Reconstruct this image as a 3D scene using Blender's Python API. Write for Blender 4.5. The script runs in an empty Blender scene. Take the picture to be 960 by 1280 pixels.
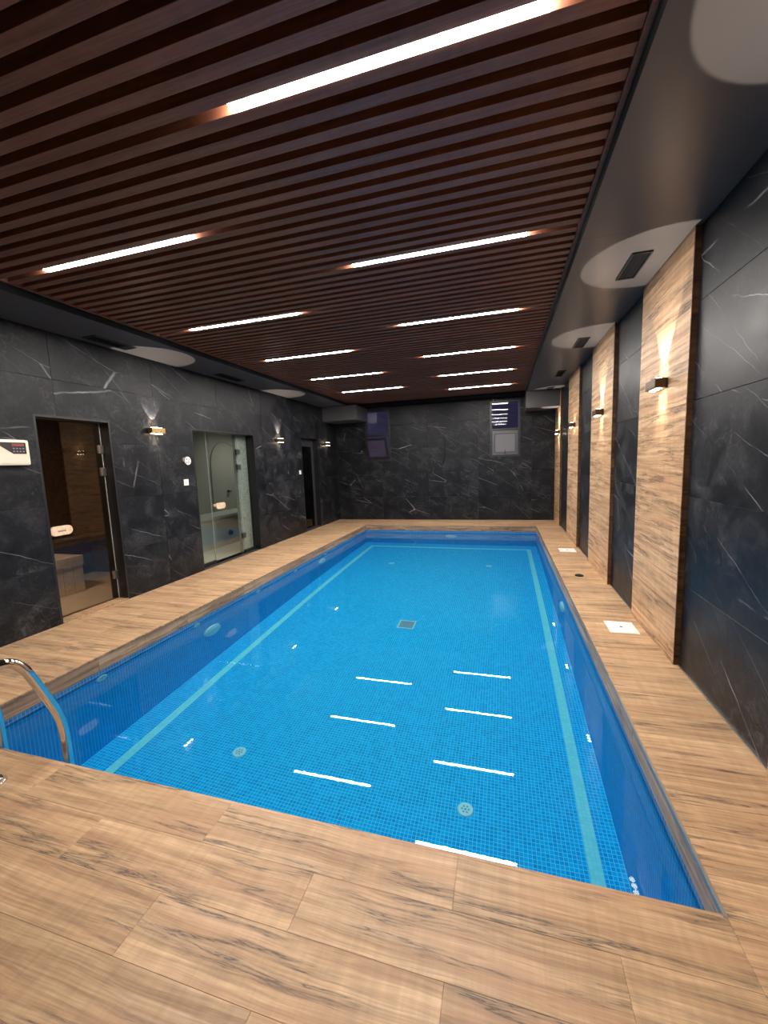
import bpy, bmesh, math, random
from mathutils import Vector, Matrix
C = bpy.context.scene.collection
S = bpy.context.scene
PI = math.pi
rnd = random.Random(7)

# ------------------------------------------------------------------ camera, world, exposure
cam_d = bpy.data.cameras.new('camera')
cam_d.sensor_fit = 'HORIZONTAL'
cam_d.sensor_width = 36.0
cam_d.lens = 508.69 / 960 * 36.0
cam_d.clip_start = 0.05
cam = bpy.data.objects.new('camera', cam_d)
C.objects.link(cam)
cam.matrix_world = Matrix(((0.959945, 0.001518, 0.280184, 0.0),
                           (0.277738, 0.126793, -0.952253, 0.0),
                           (-0.036971, 0.991928, 0.121293, 1.48),
                           (0, 0, 0, 1)))
S.camera = cam
w = bpy.data.worlds.new('night')
S.world = w
w.use_nodes = True
w.node_tree.nodes['Background'].inputs[0].default_value = (0.15, 0.14, 0.30, 1)   # deep dusk sky outside the windows
w.node_tree.nodes['Background'].inputs[1].default_value = 0.20
S.view_settings.view_transform = 'Standard'
S.view_settings.look = 'None'
S.view_settings.exposure = 0.0
S.view_settings.gamma = 1.0
S.view_settings.use_curve_mapping = False
S.cycles.max_bounces = 12
S.cycles.diffuse_bounces = 5
S.cycles.glossy_bounces = 5
S.cycles.transmission_bounces = 10
S.cycles.transparent_max_bounces = 12
S.cycles.caustics_refractive = True
S.cycles.caustics_reflective = False
S.cycles.sample_clamp_indirect = 6.0
S.cycles.blur_glossy = 0.6

LAMP_COL = (1.0, 0.94, 0.87)
TUBE_W = 32.5
SCONCE_COL = (1.0, 0.74, 0.46)

# ------------------------------------------------------------------ dimensions (metres)
PX0, PX1, PY0, PY1 = -3.157, 0.685, 1.374, 9.158       # pool
WL, WR, WF, WN = -4.21, 1.178, 10.093, -1.6            # walls
PIL = 1.142
CZ, SZ = 2.92, 2.855                                   # slats, soffit
CX0, CX1 = -3.543, 0.461
ZW, ZB = -0.157, -1.39
CYF = 9.68

# ------------------------------------------------------------------ node helpers
def mat(name):
    m = bpy.data.materials.new(name)
    m.use_nodes = True
    nt = m.node_tree
    b = nt.nodes['Principled BSDF']
    return m, nt, b
def N(nt, t, **kw):
    n = nt.nodes.new(t)
    for k, v in kw.items():
        if k.startswith('i_'):
            n.inputs[k[2:].replace('_', ' ')].default_value = v
        elif k.startswith('n_'):
            n.inputs[int(k[2:])].default_value = v
        else:
            setattr(n, k, v)
    return n
def L(nt, a, ao, b, bi):
    nt.links.new(a.outputs[ao], b.inputs[bi])
def ramp(nt, stops, interp='LINEAR'):
    r = N(nt, 'ShaderNodeValToRGB')
    r.color_ramp.interpolation = interp
    e = r.color_ramp.elements
    while len(e) < len(stops): e.new(0.5)
    for k, (p, c) in enumerate(stops):
        e[k].position = p
        e[k].color = (c[0], c[1], c[2], 1) if not isinstance(c, (int, float)) else (c, c, c, 1)
    return r
def mth(nt, op, a, b=None, clamp=False):
    n = N(nt, 'ShaderNodeMath', operation=op, use_clamp=clamp)
    for k, v in enumerate((a, b)):
        if v is None: continue
        if isinstance(v, (int, float)): n.inputs[k].default_value = v
        else: nt.links.new(v, n.inputs[k])
    return n.outputs[0]
def mixc(nt, f, a, b, blend='MIX'):
    n = N(nt, 'ShaderNodeMix', data_type='RGBA', blend_type=blend)
    for k, v in ((0, f), (6, a), (7, b)):
        if isinstance(v, (int, float)): n.inputs[k].default_value = v
        elif isinstance(v, tuple): n.inputs[k].default_value = (v[0], v[1], v[2], 1)
        else: nt.links.new(v, n.inputs[k])
    return n.outputs[2]
def plain(name, col, rough=0.5, metal=0.0, spec=0.5):
    m, nt, b = mat(name)
    b.inputs['Base Color'].default_value = (*col, 1)
    b.inputs['Roughness'].default_value = rough
    b.inputs['Metallic'].default_value = metal
    b.inputs['Specular IOR Level'].default_value = spec
    tc = N(nt, 'ShaderNodeTexCoord')
    no = N(nt, 'ShaderNodeTexNoise', i_Scale=9.0, i_Detail=3.0)
    L(nt, tc, 'Object', no, 'Vector')
    r = N(nt, 'ShaderNodeMapRange', n_1=0.3, n_2=0.7, n_3=max(0.0, rough - 0.012), n_4=min(1.0, rough + 0.012))
    L(nt, no, 'Fac', r, 0); L(nt, r, 0, b, 'Roughness')
    return m
def offset_coords(nt, spread=40.0):
    tc = N(nt, 'ShaderNodeTexCoord')
    oi = N(nt, 'ShaderNodeObjectInfo')
    wn = N(nt, 'ShaderNodeTexWhiteNoise', noise_dimensions='1D')
    L(nt, oi, 'Random', wn, 'W')
    sc = N(nt, 'ShaderNodeVectorMath', operation='SCALE'); sc.inputs[3].default_value = spread
    L(nt, wn, 'Color', sc, 0)
    ad = N(nt, 'ShaderNodeVectorMath', operation='ADD')
    L(nt, tc, 'Object', ad, 0); L(nt, sc, 0, ad, 1)
    return ad, wn
def scaled(nt, src, v):
    n = N(nt, 'ShaderNodeVectorMath', operation='MULTIPLY')
    nt.links.new(src, n.inputs[0]); n.inputs[1].default_value = v
    return n.outputs[0]

def wood(name, light, mid, dark, streak, rough=0.38, spec=0.35, streak_amt=0.85):
    m, nt, b = mat(name)
    ad, wn = offset_coords(nt)
    v = ad.outputs[0]
    # slow waviness so the grain bends round knots
    wv = N(nt, 'ShaderNodeTexNoise', i_Scale=1.0, i_Detail=2.0)
    nt.links.new(scaled(nt, v, (2.2, 5.0, 5.0)), wv.inputs['Vector'])
    sub = N(nt, 'ShaderNodeVectorMath', operation='SUBTRACT'); L(nt, wv, 'Color', sub, 0); sub.inputs[1].default_value = (.5, .5, .5)
    sc = N(nt, 'ShaderNodeVectorMath', operation='MULTIPLY'); L(nt, sub, 0, sc, 0); sc.inputs[1].default_value = (.03, .034, .034)
    va = N(nt, 'ShaderNodeVectorMath', operation='ADD'); nt.links.new(v, va.inputs[0]); L(nt, sc, 0, va, 1)
    vv = va.outputs[0]
    g1 = N(nt, 'ShaderNodeTexNoise', i_Scale=1.0, i_Detail=5.0, i_Roughness=0.6)
    nt.links.new(scaled(nt, vv, (1.1, 26, 26)), g1.inputs['Vector'])
    g2 = N(nt, 'ShaderNodeTexNoise', i_Scale=1.0, i_Detail=3.0, i_Roughness=0.6)
    nt.links.new(scaled(nt, vv, (2.6, 150, 150)), g2.inputs['Vector'])
    r1 = ramp(nt, [(0.33, dark), (0.48, mid), (0.63, light)])
    L(nt, g1, 'Fac', r1, 0)
    f2 = N(nt, 'ShaderNodeMapRange', n_1=0.3, n_2=0.7, n_3=0.74, n_4=1.20); L(nt, g2, 'Fac', f2, 0)
    cmb = N(nt, 'ShaderNodeCombineColor')
    for k in range(3): L(nt, f2, 0, cmb, k)
    c = mixc(nt, 1.0, r1.outputs[0], cmb.outputs[0], 'MULTIPLY')
    # saw-mark bands across the grain
    g3 = N(nt, 'ShaderNodeTexNoise', i_Scale=1.0, i_Detail=4.0, i_Roughness=0.7)
    nt.links.new(scaled(nt, v, (26, 2.0, 2.0)), g3.inputs['Vector'])
    f3 = N(nt, 'ShaderNodeMapRange', n_1=0.35, n_2=0.72, n_3=0.90, n_4=1.10); L(nt, g3, 'Fac', f3, 0)
    cm3 = N(nt, 'ShaderNodeCombineColor')
    for k in range(3): L(nt, f3, 0, cm3, k)
    c = mixc(nt, 1.0, c, cm3.outputs[0], 'MULTIPLY')
    # dark cracks and streaks along the grain
    s1 = N(nt, 'ShaderNodeTexNoise', i_Scale=1.0, i_Detail=6.0, i_Roughness=0.62)
    nt.links.new(scaled(nt, vv, (0.8, 13, 13)), s1.inputs['Vector'])
    a = mth(nt, 'ABSOLUTE', mth(nt, 'SUBTRACT', s1.outputs['Fac'], 0.5))
    ln = N(nt, 'ShaderNodeMapRange', n_1=0.0, n_2=0.05, n_3=1.0, n_4=0.0); nt.links.new(a, ln.inputs[0])
    s2 = N(nt, 'ShaderNodeTexNoise', i_Scale=1.0, i_Detail=2.0)
    nt.links.new(scaled(nt, v, (1.5, 6.5, 6.5)), s2.inputs['Vector'])
    mk = N(nt, 'ShaderNodeMapRange', n_1=0.42, n_2=0.57, n_3=0.0, n_4=streak_amt); L(nt, s2, 'Fac', mk, 0)
    co = N(nt, 'ShaderNodeMapRange', n_1=0.0, n_2=0.011, n_3=1.0, n_4=0.0); nt.links.new(a, co.inputs[0])
    both = mth(nt, 'ADD', mth(nt, 'MULTIPLY', ln.outputs[0], 0.62), mth(nt, 'MULTIPLY', co.outputs[0], 0.5))
    fac = mth(nt, 'MULTIPLY', both, mk.outputs[0], True)
    ro = N(nt, 'ShaderNodeTexNoise', i_Scale=1.0, i_Detail=3.0)
    nt.links.new(scaled(nt, v, (1.7, 9, 9)), ro.inputs['Vector'])
    rf = N(nt, 'ShaderNodeMapRange', n_1=0.50, n_2=0.72, n_3=0.0, n_4=0.55); L(nt, ro, 'Fac', rf, 0)
    c = mixc(nt, rf.outputs[0], c, (mid[0] * .95, mid[1] * .82, mid[2] * .84))
    c = mixc(nt, fac, c, streak)
    # board to board tone
    hv = N(nt, 'ShaderNodeMapRange', n_1=0.0, n_2=1.0, n_3=0.90, n_4=1.08); L(nt, wn, 'Value', hv, 0)
    cm4 = N(nt, 'ShaderNodeCombineColor')
    for k in range(3): L(nt, hv, 0, cm4, k)
    c = mixc(nt, 1.0, c, cm4.outputs[0], 'MULTIPLY')
    nt.links.new(c, b.inputs['Base Color'])
    b.inputs['Specular IOR Level'].default_value = spec
    rr = N(nt, 'ShaderNodeMapRange', n_1=0.3, n_2=0.7, n_3=rough + .08, n_4=rough - .06); L(nt, g1, 'Fac', rr, 0)
    L(nt, rr, 0, b, 'Roughness')
    return m

def stone(name):
    m, nt, b = mat(name)
    ad, wn = offset_coords(nt)
    v = ad.outputs[0]
    cl = N(nt, 'ShaderNodeTexNoise', i_Scale=3.2, i_Detail=9.0, i_Roughness=0.68, i_Distortion=0.6)
    nt.links.new(v, cl.inputs['Vector'])
    r = ramp(nt, [(0.32, (.0045, .0050, .0068)), (0.50, (.0095, .0102, .0130)), (0.62, (.022, .0225, .026)), (0.78, (.050, .050, .054))])
    L(nt, cl, 'Fac', r, 0)
    fine = N(nt, 'ShaderNodeTexNoise', i_Scale=38.0, i_Detail=6.0, i_Roughness=0.7)
    nt.links.new(v, fine.inputs['Vector'])
    ff = N(nt, 'ShaderNodeMapRange', n_1=0.3, n_2=0.75, n_3=0.50, n_4=1.60); L(nt, fine, 'Fac', ff, 0)
    cmb = N(nt, 'ShaderNodeCombineColor')
    for k in range(3): L(nt, ff, 0, cmb, k)
    c = mixc(nt, 1.0, r.outputs[0], cmb.outputs[0], 'MULTIPLY')
    def veins(c, rot, scale, width, thr, col, seed, wob=.05):
        mp = N(nt, 'ShaderNodeMapping'); nt.links.new(v, mp.inputs['Vector'])
        mp.inputs['Rotation'].default_value = (0, 0, rot); mp.inputs['Location'].default_value = (seed, seed * .7, 0)
        wn_ = N(nt, 'ShaderNodeTexNoise', i_Scale=5.0, i_Detail=4.0); L(nt, mp, 0, wn_, 'Vector')
        sb_ = N(nt, 'ShaderNodeVectorMath', operation='SUBTRACT'); L(nt, wn_, 'Color', sb_, 0); sb_.inputs[1].default_value = (.5, .5, .5)
        ad_ = N(nt, 'ShaderNodeVectorMath', operation='MULTIPLY_ADD'); L(nt, sb_, 0, ad_, 0); ad_.inputs[1].default_value = (wob, wob, 0)
        nt.links.new(scaled(nt, mp.outputs[0], (1, 1, 0)), ad_.inputs[2])
        vo = N(nt, 'ShaderNodeTexVoronoi', feature='DISTANCE_TO_EDGE', voronoi_dimensions='2D', i_Scale=1.0)
        nt.links.new(scaled(nt, ad_.outputs[0], scale), vo.inputs['Vector'])
        ln = N(nt, 'ShaderNodeMapRange', n_1=0.0, n_2=width, n_3=1.0, n_4=0.0); L(nt, vo, 'Distance', ln, 0)
        n2 = N(nt, 'ShaderNodeTexNoise', i_Scale=2.0, i_Detail=3.0)
        L(nt, mp, 0, n2, 'Vector')
        mk = N(nt, 'ShaderNodeMapRange', n_1=thr, n_2=thr + .16, n_3=0.0, n_4=0.9); L(nt, n2, 'Fac', mk, 0)
        return mixc(nt, mth(nt, 'MULTIPLY', ln.outputs[0], mk.outputs[0], True), c, col)
    # pale scuffed patches
    sc1 = N(nt, 'ShaderNodeTexNoise', i_Scale=14.0, i_Detail=8.0, i_Roughness=0.75, i_Distortion=1.2); nt.links.new(v, sc1.inputs['Vector'])
    sc2 = N(nt, 'ShaderNodeTexNoise', i_Scale=2.3, i_Detail=2.0); nt.links.new(v, sc2.inputs['Vector'])
    p1 = N(nt, 'ShaderNodeMapRange', n_1=0.52, n_2=0.75, n_3=0.0, n_4=0.75); L(nt, sc1, 'Fac', p1, 0)
    p2 = N(nt, 'ShaderNodeMapRange', n_1=0.50, n_2=0.68, n_3=0.0, n_4=1.0); L(nt, sc2, 'Fac', p2, 0)
    c = mixc(nt, mth(nt, 'MULTIPLY', p1.outputs[0], p2.outputs[0], True), c, (.13, .13, .135))
    c = veins(c, 0.42, (0.30, 2.2, 1), 0.006, 0.47, (.34, .34, .36), 3.1)
    c = veins(c, 0.60, (0.34, 2.7, 1), 0.005, 0.49, (.20, .20, .22), 9.7)
    nt.links.new(c, b.inputs['Base Color'])
    rr = N(nt, 'ShaderNodeMapRange', n_1=0.3, n_2=0.7, n_3=0.34, n_4=0.50); L(nt, cl, 'Fac', rr, 0)
    L(nt, rr, 0, b, 'Roughness')
    b.inputs['Specular IOR Level'].default_value = 0.22
    bp = N(nt, 'ShaderNodeBump', i_Strength=0.10, i_Distance=0.004)
    L(nt, fine, 'Fac', bp, 'Height'); L(nt, bp, 0, b, 'Normal')
    return m

def mosaic(name, cols, grout, tile=0.0255, rough=0.45):
    m, nt, b = mat(name)
    uv = N(nt, 'ShaderNodeUVMap')
    s = N(nt, 'ShaderNodeVectorMath', operation='SCALE'); s.inputs[3].default_value = 1.0 / tile
    L(nt, uv, 0, s, 0)
    fl = N(nt, 'ShaderNodeVectorMath', operation='FLOOR'); L(nt, s, 0, fl, 0)
    fr = N(nt, 'ShaderNodeVectorMath', operation='FRACTION'); L(nt, s, 0, fr, 0)
    wn = N(nt, 'ShaderNodeTexWhiteNoise', noise_dimensions='2D'); L(nt, fl, 0, wn, 'Vector')
    cl = N(nt, 'ShaderNodeTexNoise', noise_dimensions='2D', i_Scale=0.22, i_Detail=2.0); L(nt, fl, 0, cl, 'Vector')
    t = mth(nt, 'ADD', mth(nt, 'MULTIPLY', wn.outputs['Value'], 0.6), mth(nt, 'MULTIPLY', cl.outputs['Fac'], 0.4))
    r = ramp(nt, [(0.12, cols[0]), (0.5, cols[1]), (0.9, cols[2])]); nt.links.new(t, r.inputs[0])
    sp = N(nt, 'ShaderNodeSeparateXYZ'); L(nt, fr, 0, sp, 0)
    def edge(o):
        return mth(nt, 'MINIMUM', o, mth(nt, 'SUBTRACT', 1.0, o))
    e = mth(nt, 'MINIMUM', edge(sp.outputs[0]), edge(sp.outputs[1]))
    g = N(nt, 'ShaderNodeMapRange', n_1=0.045, n_2=0.085, n_3=1.0, n_4=0.0); nt.links.new(e, g.inputs[0])
    c = mixc(nt, g.outputs[0], r.outputs[0], grout)
    nt.links.new(c, b.inputs['Base Color'])
    b.inputs['Roughness'].default_value = rough
    b.inputs['Specular IOR Level'].default_value = 0.03
    return m

def glass(name, tint, rough=0.0, ior=1.5):
    m = bpy.data.materials.new(name); m.use_nodes = True
    nt = m.node_tree; nt.nodes.clear()
    out = N(nt, 'ShaderNodeOutputMaterial')
    tr = N(nt, 'ShaderNodeBsdfTransparent'); tr.inputs[0].default_value = (*tint, 1)
    gl = N(nt, 'ShaderNodeBsdfGlossy'); gl.inputs['Roughness'].default_value = rough
    ge = N(nt, 'ShaderNodeNewGeometry')
    mr = N(nt, 'ShaderNodeMapRange', n_1=0.0, n_2=1.0, n_3=ior, n_4=1.0 / ior)
    L(nt, ge, 'Backfacing', mr, 0)
    fr = N(nt, 'ShaderNodeFresnel'); L(nt, mr, 0, fr, 'IOR')
    mx = N(nt, 'ShaderNodeMixShader')
    L(nt, fr, 0, mx, 0); L(nt, tr, 0, mx, 1); L(nt, gl, 0, mx, 2); L(nt, mx, 0, out, 0)
    return m
def emitter(name, col, strength):
    m = bpy.data.materials.new(name); m.use_nodes = True
    nt = m.node_tree; nt.nodes.clear()
    out = N(nt, 'ShaderNodeOutputMaterial')
    e = N(nt, 'ShaderNodeEmission'); e.inputs[0].default_value = (*col, 1); e.inputs[1].default_value = strength
    L(nt, e, 0, out, 0)
    return m

M = {}
M['deck'] = wood('deck_wood', (.52, .345, .205), (.43, .275, .155), (.32, .19, .105), (.085, .06, .046), 0.42, 0.28, 0.9)
M['pilaster'] = wood('pilaster_wood', (.60, .39, .225), (.49, .305, .17), (.34, .20, .11), (.075, .05, .036), 0.45, 0.25, 0.95)
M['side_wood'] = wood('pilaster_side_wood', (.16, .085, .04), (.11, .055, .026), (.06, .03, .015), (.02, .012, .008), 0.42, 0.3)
M['fascia'] = wood('fascia_wood', (.46, .30, .18), (.34, .215, .125), (.20, .125, .072), (.06, .042, .03), 0.42, 0.3)
M['slat'] = wood('slat_wood', (.28, .118, .072), (.245, .100, .060), (.19, .076, .046), (.10, .042, .028), 0.36, 0.35, 0.3)
M['sauna_wood'] = wood('sauna_wood', (.125, .072, .042), (.095, .054, .031), (.062, .034, .02), (.025, .015, .01), 0.6, 0.2)
M['bench_wood'] = wood('bench_wood', (.70, .66, .60), (.62, .58, .52), (.52, .47, .41), (.25, .2, .16), 0.55, 0.2, 0.3)
M['handle_wood'] = wood('handle_wood', (.78, .60, .44), (.72, .53, .37), (.62, .44, .30), (.4, .27, .18), 0.45, 0.3, 0.2)
M['stone'] = stone('dark_stone')
M['black'] = plain('black_metal', (.008, .008, .009), 0.35)
M['void'] = plain('black_paint', (.006, .006, .007), 0.8, spec=0.1)
M['soffit'] = plain('satin_black_paint', (.085, .080, .080), 0.34, spec=0.5)
M['grout'] = plain('dark_grout', (.02, .018, .016), 0.9)
M['deck_grout'] = plain('deck_grout', (.22, .15, .10), 0.9)
M['bronze'] = plain('bronze_metal', (.10, .058, .032), 0.38, 0.7)
M['brass'] = plain('brass', (.55, .36, .14), 0.28, 1.0)
M['chrome'] = plain('chrome', (.72, .71, .70), 0.08, 1.0)
M['alum'] = plain('brushed_metal', (.48, .45, .42), 0.35, 1.0)
M['white'] = plain('white_plastic', (.80, .79, .76), 0.35)
M['cream'] = plain('cream_plastic', (.72, .66, .52), 0.35)
M['display'] = plain('display_window', (.035, .035, .042), 0.12)
M['red'] = plain('red_lens', (.22, .05, .05), 0.3)
M['greylabel'] = plain('grey_print', (.16, .16, .2), 0.5)
M['aqua'] = plain('aqua_plastic', (.45, .80, .85), 0.35)
M['aquadark'] = plain('aqua_plastic_slots', (.12, .42, .50), 0.5)
M['grate'] = plain('drain_grate', (.30, .46, .52), 0.4)
M['graywall'] = plain('pale_stucco', (.25, .25, .22), 0.85)
M['benchstone'] = plain('bench_plaster', (.34, .36, .33), 0.7)
M['pebble'] = mosaic('pale_mosaic', ((.26, .28, .26), (.38, .40, .37), (.52, .53, .50)), (.2, .2, .19), 0.016, 0.3)
M['palefloor'] = plain('pale_tile', (.55, .50, .43), 0.3)
M['charcoal'] = plain('charcoal_metal', (.03, .03, .033), 0.4)
M['frame_grey'] = plain('grey_window_frame', (.09, .09, .10), 0.35, 0.5)
M['mosaic_floor'] = mosaic('blue_mosaic', ((.0, .35, .80), (.0, .43, .92), (.0, .53, 1.0)), (.14, .78, 1.0))
M['mosaic_wall'] = mosaic('blue_wall_mosaic', ((.0, .29, .64), (.0, .34, .74), (.01, .40, .80)), (.12, .66, .95))  # walls' dimmer lighting is put into this darker copy of the floor tile
M['mosaic_wall_dimmed'] = mosaic('dimmed_wall_mosaic', ((.02, .11, .30), (.03, .15, .37), (.05, .19, .43)), (.16, .36, .52))  # same wall tile, darkened in colour to tone down its light above the water
M['band'] = mosaic('teal_mosaic', ((.22, .80, .88), (.26, .86, .92), (.30, .90, .94)), (.24, .78, .86))
M['g_bronze'] = glass('bronze_glass', (.60, .52, .43))
M['g_clear'] = glass('clear_glass', (.86, .89, .87))
M['g_dark'] = glass('dark_glass', (.18, .21, .22))
M['g_win'] = glass('window_glass', (.8, .8, .85))
M['g_edge'] = plain('glass_edge', (.40, .42, .42), 0.2)
M['tube'] = emitter('led_diffuser', LAMP_COL, 90.0)
M['lens'] = emitter('sconce_led', (1.0, 0.82, 0.6), 25.0)
# opaque grey pane of the closed window sash
m, nt, b = mat('opaque_grey_pane'); b.inputs['Base Color'].default_value = (.17, .17, .18, 1); b.inputs['Roughness'].default_value = .12
M['grey_pane'] = m
# water surface: refracting and mirroring, faintly blue
m = bpy.data.materials.new('water'); m.use_nodes = True; nt = m.node_tree; nt.nodes.clear()
o_ = N(nt, 'ShaderNodeOutputMaterial'); g_ = N(nt, 'ShaderNodeBsdfGlass', i_Roughness=0.0, i_IOR=1.333)
g_.inputs['Color'].default_value = (.74, .95, 1, 1); L(nt, g_, 0, o_, 0)
M['water'] = m

# ------------------------------------------------------------------ mesh helpers
def obj(name, bm, m=None, parent=None, loc=None, smooth=False):
    me = bpy.data.meshes.new(name)
    bm.normal_update()
    bm.to_mesh(me); bm.free()
    if smooth:
        for p in me.polygons: p.use_smooth = True
    for x in (m if isinstance(m, (list, tuple)) else [m]):
        if x is not None: me.materials.append(x)
    o = bpy.data.objects.new(name, me)
    C.objects.link(o)
    if parent: o.parent = parent
    if loc: o.location = loc
    return o
def share(name, me, parent=None, loc=(0, 0, 0), rot=(0, 0, 0)):
    o = bpy.data.objects.new(name, me); C.objects.link(o)
    if parent: o.parent = parent
    o.location = loc; o.rotation_euler = rot
    return o
def box(bm, x0, x1, y0, y1, z0, z1, bev=0.0, mi=0):
    vs = [bm.verts.new((x, y, z)) for x in (x0, x1) for y in (y0, y1) for z in (z0, z1)]
    fs = []
    for q in ((0, 1, 3, 2), (4, 6, 7, 5), (0, 4, 5, 1), (2, 3, 7, 6), (0, 2, 6, 4), (1, 5, 7, 3)):
        f = bm.faces.new([vs[k] for k in q]); f.material_index = mi; fs.append(f)
    if bev > 0:
        es = list({e for f in fs for e in f.edges})
        bmesh.ops.bevel(bm, geom=es, offset=bev, segments=2, profile=0.6, affect='EDGES')
    return fs
def nb(*a, **k):
    bm = bmesh.new(); box(bm, *a, **k); return bm
def cyl(bm, c, axis, r0, r1, h, n=24):
    """frustum from point c along axis (unit) of height h"""
    ax = Vector(axis).normalized(); q = Vector((0, 0, 1)).rotation_difference(ax)
    c = Vector(c)
    a = [bm.verts.new(c + q @ Vector((r0 * math.cos(2 * PI * k / n), r0 * math.sin(2 * PI * k / n), 0))) for k in range(n)]
    t = [bm.verts.new(c + q @ Vector((r1 * math.cos(2 * PI * k / n), r1 * math.sin(2 * PI * k / n), h))) for k in range(n)]
    for k in range(n):
        bm.faces.new((a[k], a[(k + 1) % n], t[(k + 1) % n], t[k]))
    bm.faces.new(list(reversed(a))); bm.faces.new(t)
def tube(bm, pts, r, n=16):
    pts = [Vector(p) for p in pts]
    rings = []
    up = None
    for i, p in enumerate(pts):
        d = (pts[min(i + 1, len(pts) - 1)] - pts[max(i - 1, 0)]).normalized()
        if up is None:
            up = Vector((1, 0, 0)) if abs(d.x) < .9 else Vector((0, 1, 0))
        s = d.cross(up).normalized(); up = s.cross(d).normalized()
        rings.append([bm.verts.new(p + r * (math.cos(2 * PI * k / n) * s + math.sin(2 * PI * k / n) * up)) for k in range(n)])
    for a, b2 in zip(rings, rings[1:]):
        for k in range(n):
            bm.faces.new((a[k], a[(k + 1) % n], b2[(k + 1) % n], b2[k]))
    bm.faces.new(list(reversed(rings[0]))); bm.faces.new(rings[-1])
def smooth_path(pts, it=3):
    pts = [Vector(p) for p in pts]
    for _ in range(it):
        q = [pts[0]]
        for a, b2 in zip(pts, pts[1:]):
            q += [a * .75 + b2 * .25, a * .25 + b2 * .75]
        q.append(pts[-1]); pts = q
    return pts
def empty(name, loc=(0, 0, 0)):
    o = bpy.data.objects.new(name, None); C.objects.link(o); o.location = loc
    o.empty_display_size = 0.1
    return o
def struct(o):
    o['kind'] = 'structure'; return o
def tag(o, label, cat, group=None):
    o['label'] = label; o['category'] = cat
    if group: o['group'] = group
    return o
# tile with chamfered rim on +Z, local X wide, local Y high
def tile_mesh(name, rects, t, m, bev=0.0015):
    bm = bmesh.new()
    for (x0, x1, y0, y1) in rects:
        b_ = bev if len(rects) == 1 else 0.0
        lo = [bm.verts.new((x, y, 0)) for x, y in ((x0, y0), (x1, y0), (x1, y1), (x0, y1))]
        md = [bm.verts.new((x, y, t - b_)) for x, y in ((x0, y0), (x1, y0), (x1, y1), (x0, y1))]
        bm.faces.new(list(reversed(lo)))
        for k in range(4): bm.faces.new((lo[k], lo[(k + 1) % 4], md[(k + 1) % 4], md[k]))
        if b_ > 0:
            hi = [bm.verts.new((x, y, t)) for x, y in ((x0 + b_, y0 + b_), (x1 - b_, y0 + b_), (x1 - b_, y1 - b_), (x0 + b_, y1 - b_))]
            for k in range(4): bm.faces.new((md[k], md[(k + 1) % 4], hi[(k + 1) % 4], hi[k]))
            bm.faces.new(hi)
        else:
            bm.faces.new(md)
    me = bpy.data.meshes.new(name); bm.normal_update(); bm.to_mesh(me); bm.free(); me.materials.append(m)
    return me
_cache = {}
def board(name, w_, h_, t, m, parent, loc, rot, bev=0.0006):
    key = (name, round(w_, 3), round(h_, 3), round(t, 4), m.name)
    if key not in _cache:
        _cache[key] = tile_mesh(name, [(-w_ / 2, w_ / 2, -h_ / 2, h_ / 2)], t, m, bev)
    return share(name, _cache[key], parent, loc, rot)
def carve(rect, holes):
    out = [rect]
    for (a0, a1, b0, b1) in holes:
        nx = []
        for (x0, x1, y0, y1) in out:
            if a1 <= x0 or a0 >= x1 or b1 <= y0 or b0 >= y1: nx.append((x0, x1, y0, y1)); continue
            if x0 < a0: nx.append((x0, a0, y0, y1))
            if a1 < x1: nx.append((a1, x1, y0, y1))
            xa, xb = max(x0, a0), min(x1, a1)
            if y0 < b0: nx.append((xa, xb, y0, b0))
            if b1 < y1: nx.append((xa, xb, b1, y1))
        out = nx
    return [r for r in out if r[1] - r[0] > 1e-3 and r[3] - r[2] > 1e-3]

ROT_FARFACE = (PI / 2, 0, 0)            # faces -Y
ROT_LEFTWALL = (PI / 2, 0, PI / 2)      # local X -> +Y, faces +X
ROT_RIGHTWALL = (PI / 2, 0, -PI / 2)    # local X -> -Y, faces -X

# ------------------------------------------------------------------ floor slab and wood-look planks
bm = bmesh.new()
for (x0, x1, y0, y1) in ((WL - .25, PX0 + .004, WN, WF), (PX1 - .004, WR + .2, WN, WF), (PX0, PX1, WN, PY0 - .0), (PX0, PX1, PY1 - .0, WF)):
    pass
hole = (PX0 - .012, PX1 + .012, PY0 - .012, PY1 + .012)
for r in carve((WL - .10, WR + .10, WN, WF + .05), [hole]):
    box(bm, r[0], r[1], r[2], r[3], -.10, -.0105)
floor = struct(obj('floor', bm, M['deck_grout']))
PT = 0.0105
G = 0.0006
def lay(x0, x1, y0, y1, bl, bw, offs, ystart, down=False):
    """boards along X; rows start at ystart and step by bw; joints of row k pass through offs[k % len]"""
    k = 0
    y = ystart
    while (y > y0 + 1e-3) if down else (y < y1 - 1e-3):
        ya, yb = (max(y - bw, y0), y) if down else (y, min(y + bw, y1))
        j = offs[k % len(offs)]
        s = j + math.floor((x0 - j) / bl) * bl
        while s < x1 - 1e-3:
            xa, xb = max(s, x0), min(s + bl, x1)
            if xb - xa > .015 and yb - ya > .01:
                board('plank', xb - xa - G, yb - ya - G, PT, M['deck'], floor, ((xa + xb) / 2, (ya + yb) / 2, -PT), (0, 0, PI if rnd.random() < .5 else 0))
            s += bl
        k += 1; y += -bw if down else bw
lay(WL, PX1, WN, PY0, .9975, .195, [-.163, -.665], PY0, True)           # near deck
lay(PX1, WR, WN, WF, .5, .195, [PX1], WN)                                # deck along the pilaster wall
lay(WL, PX0, PY0, WF, .9975, .195, [PX0 - .0, PX0 - .45], PY0)           # deck along the glass doors
lay(PX0, PX1, PY1, WF, .9975, .195, [-.163, -.665], PY1)                 # far deck

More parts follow.
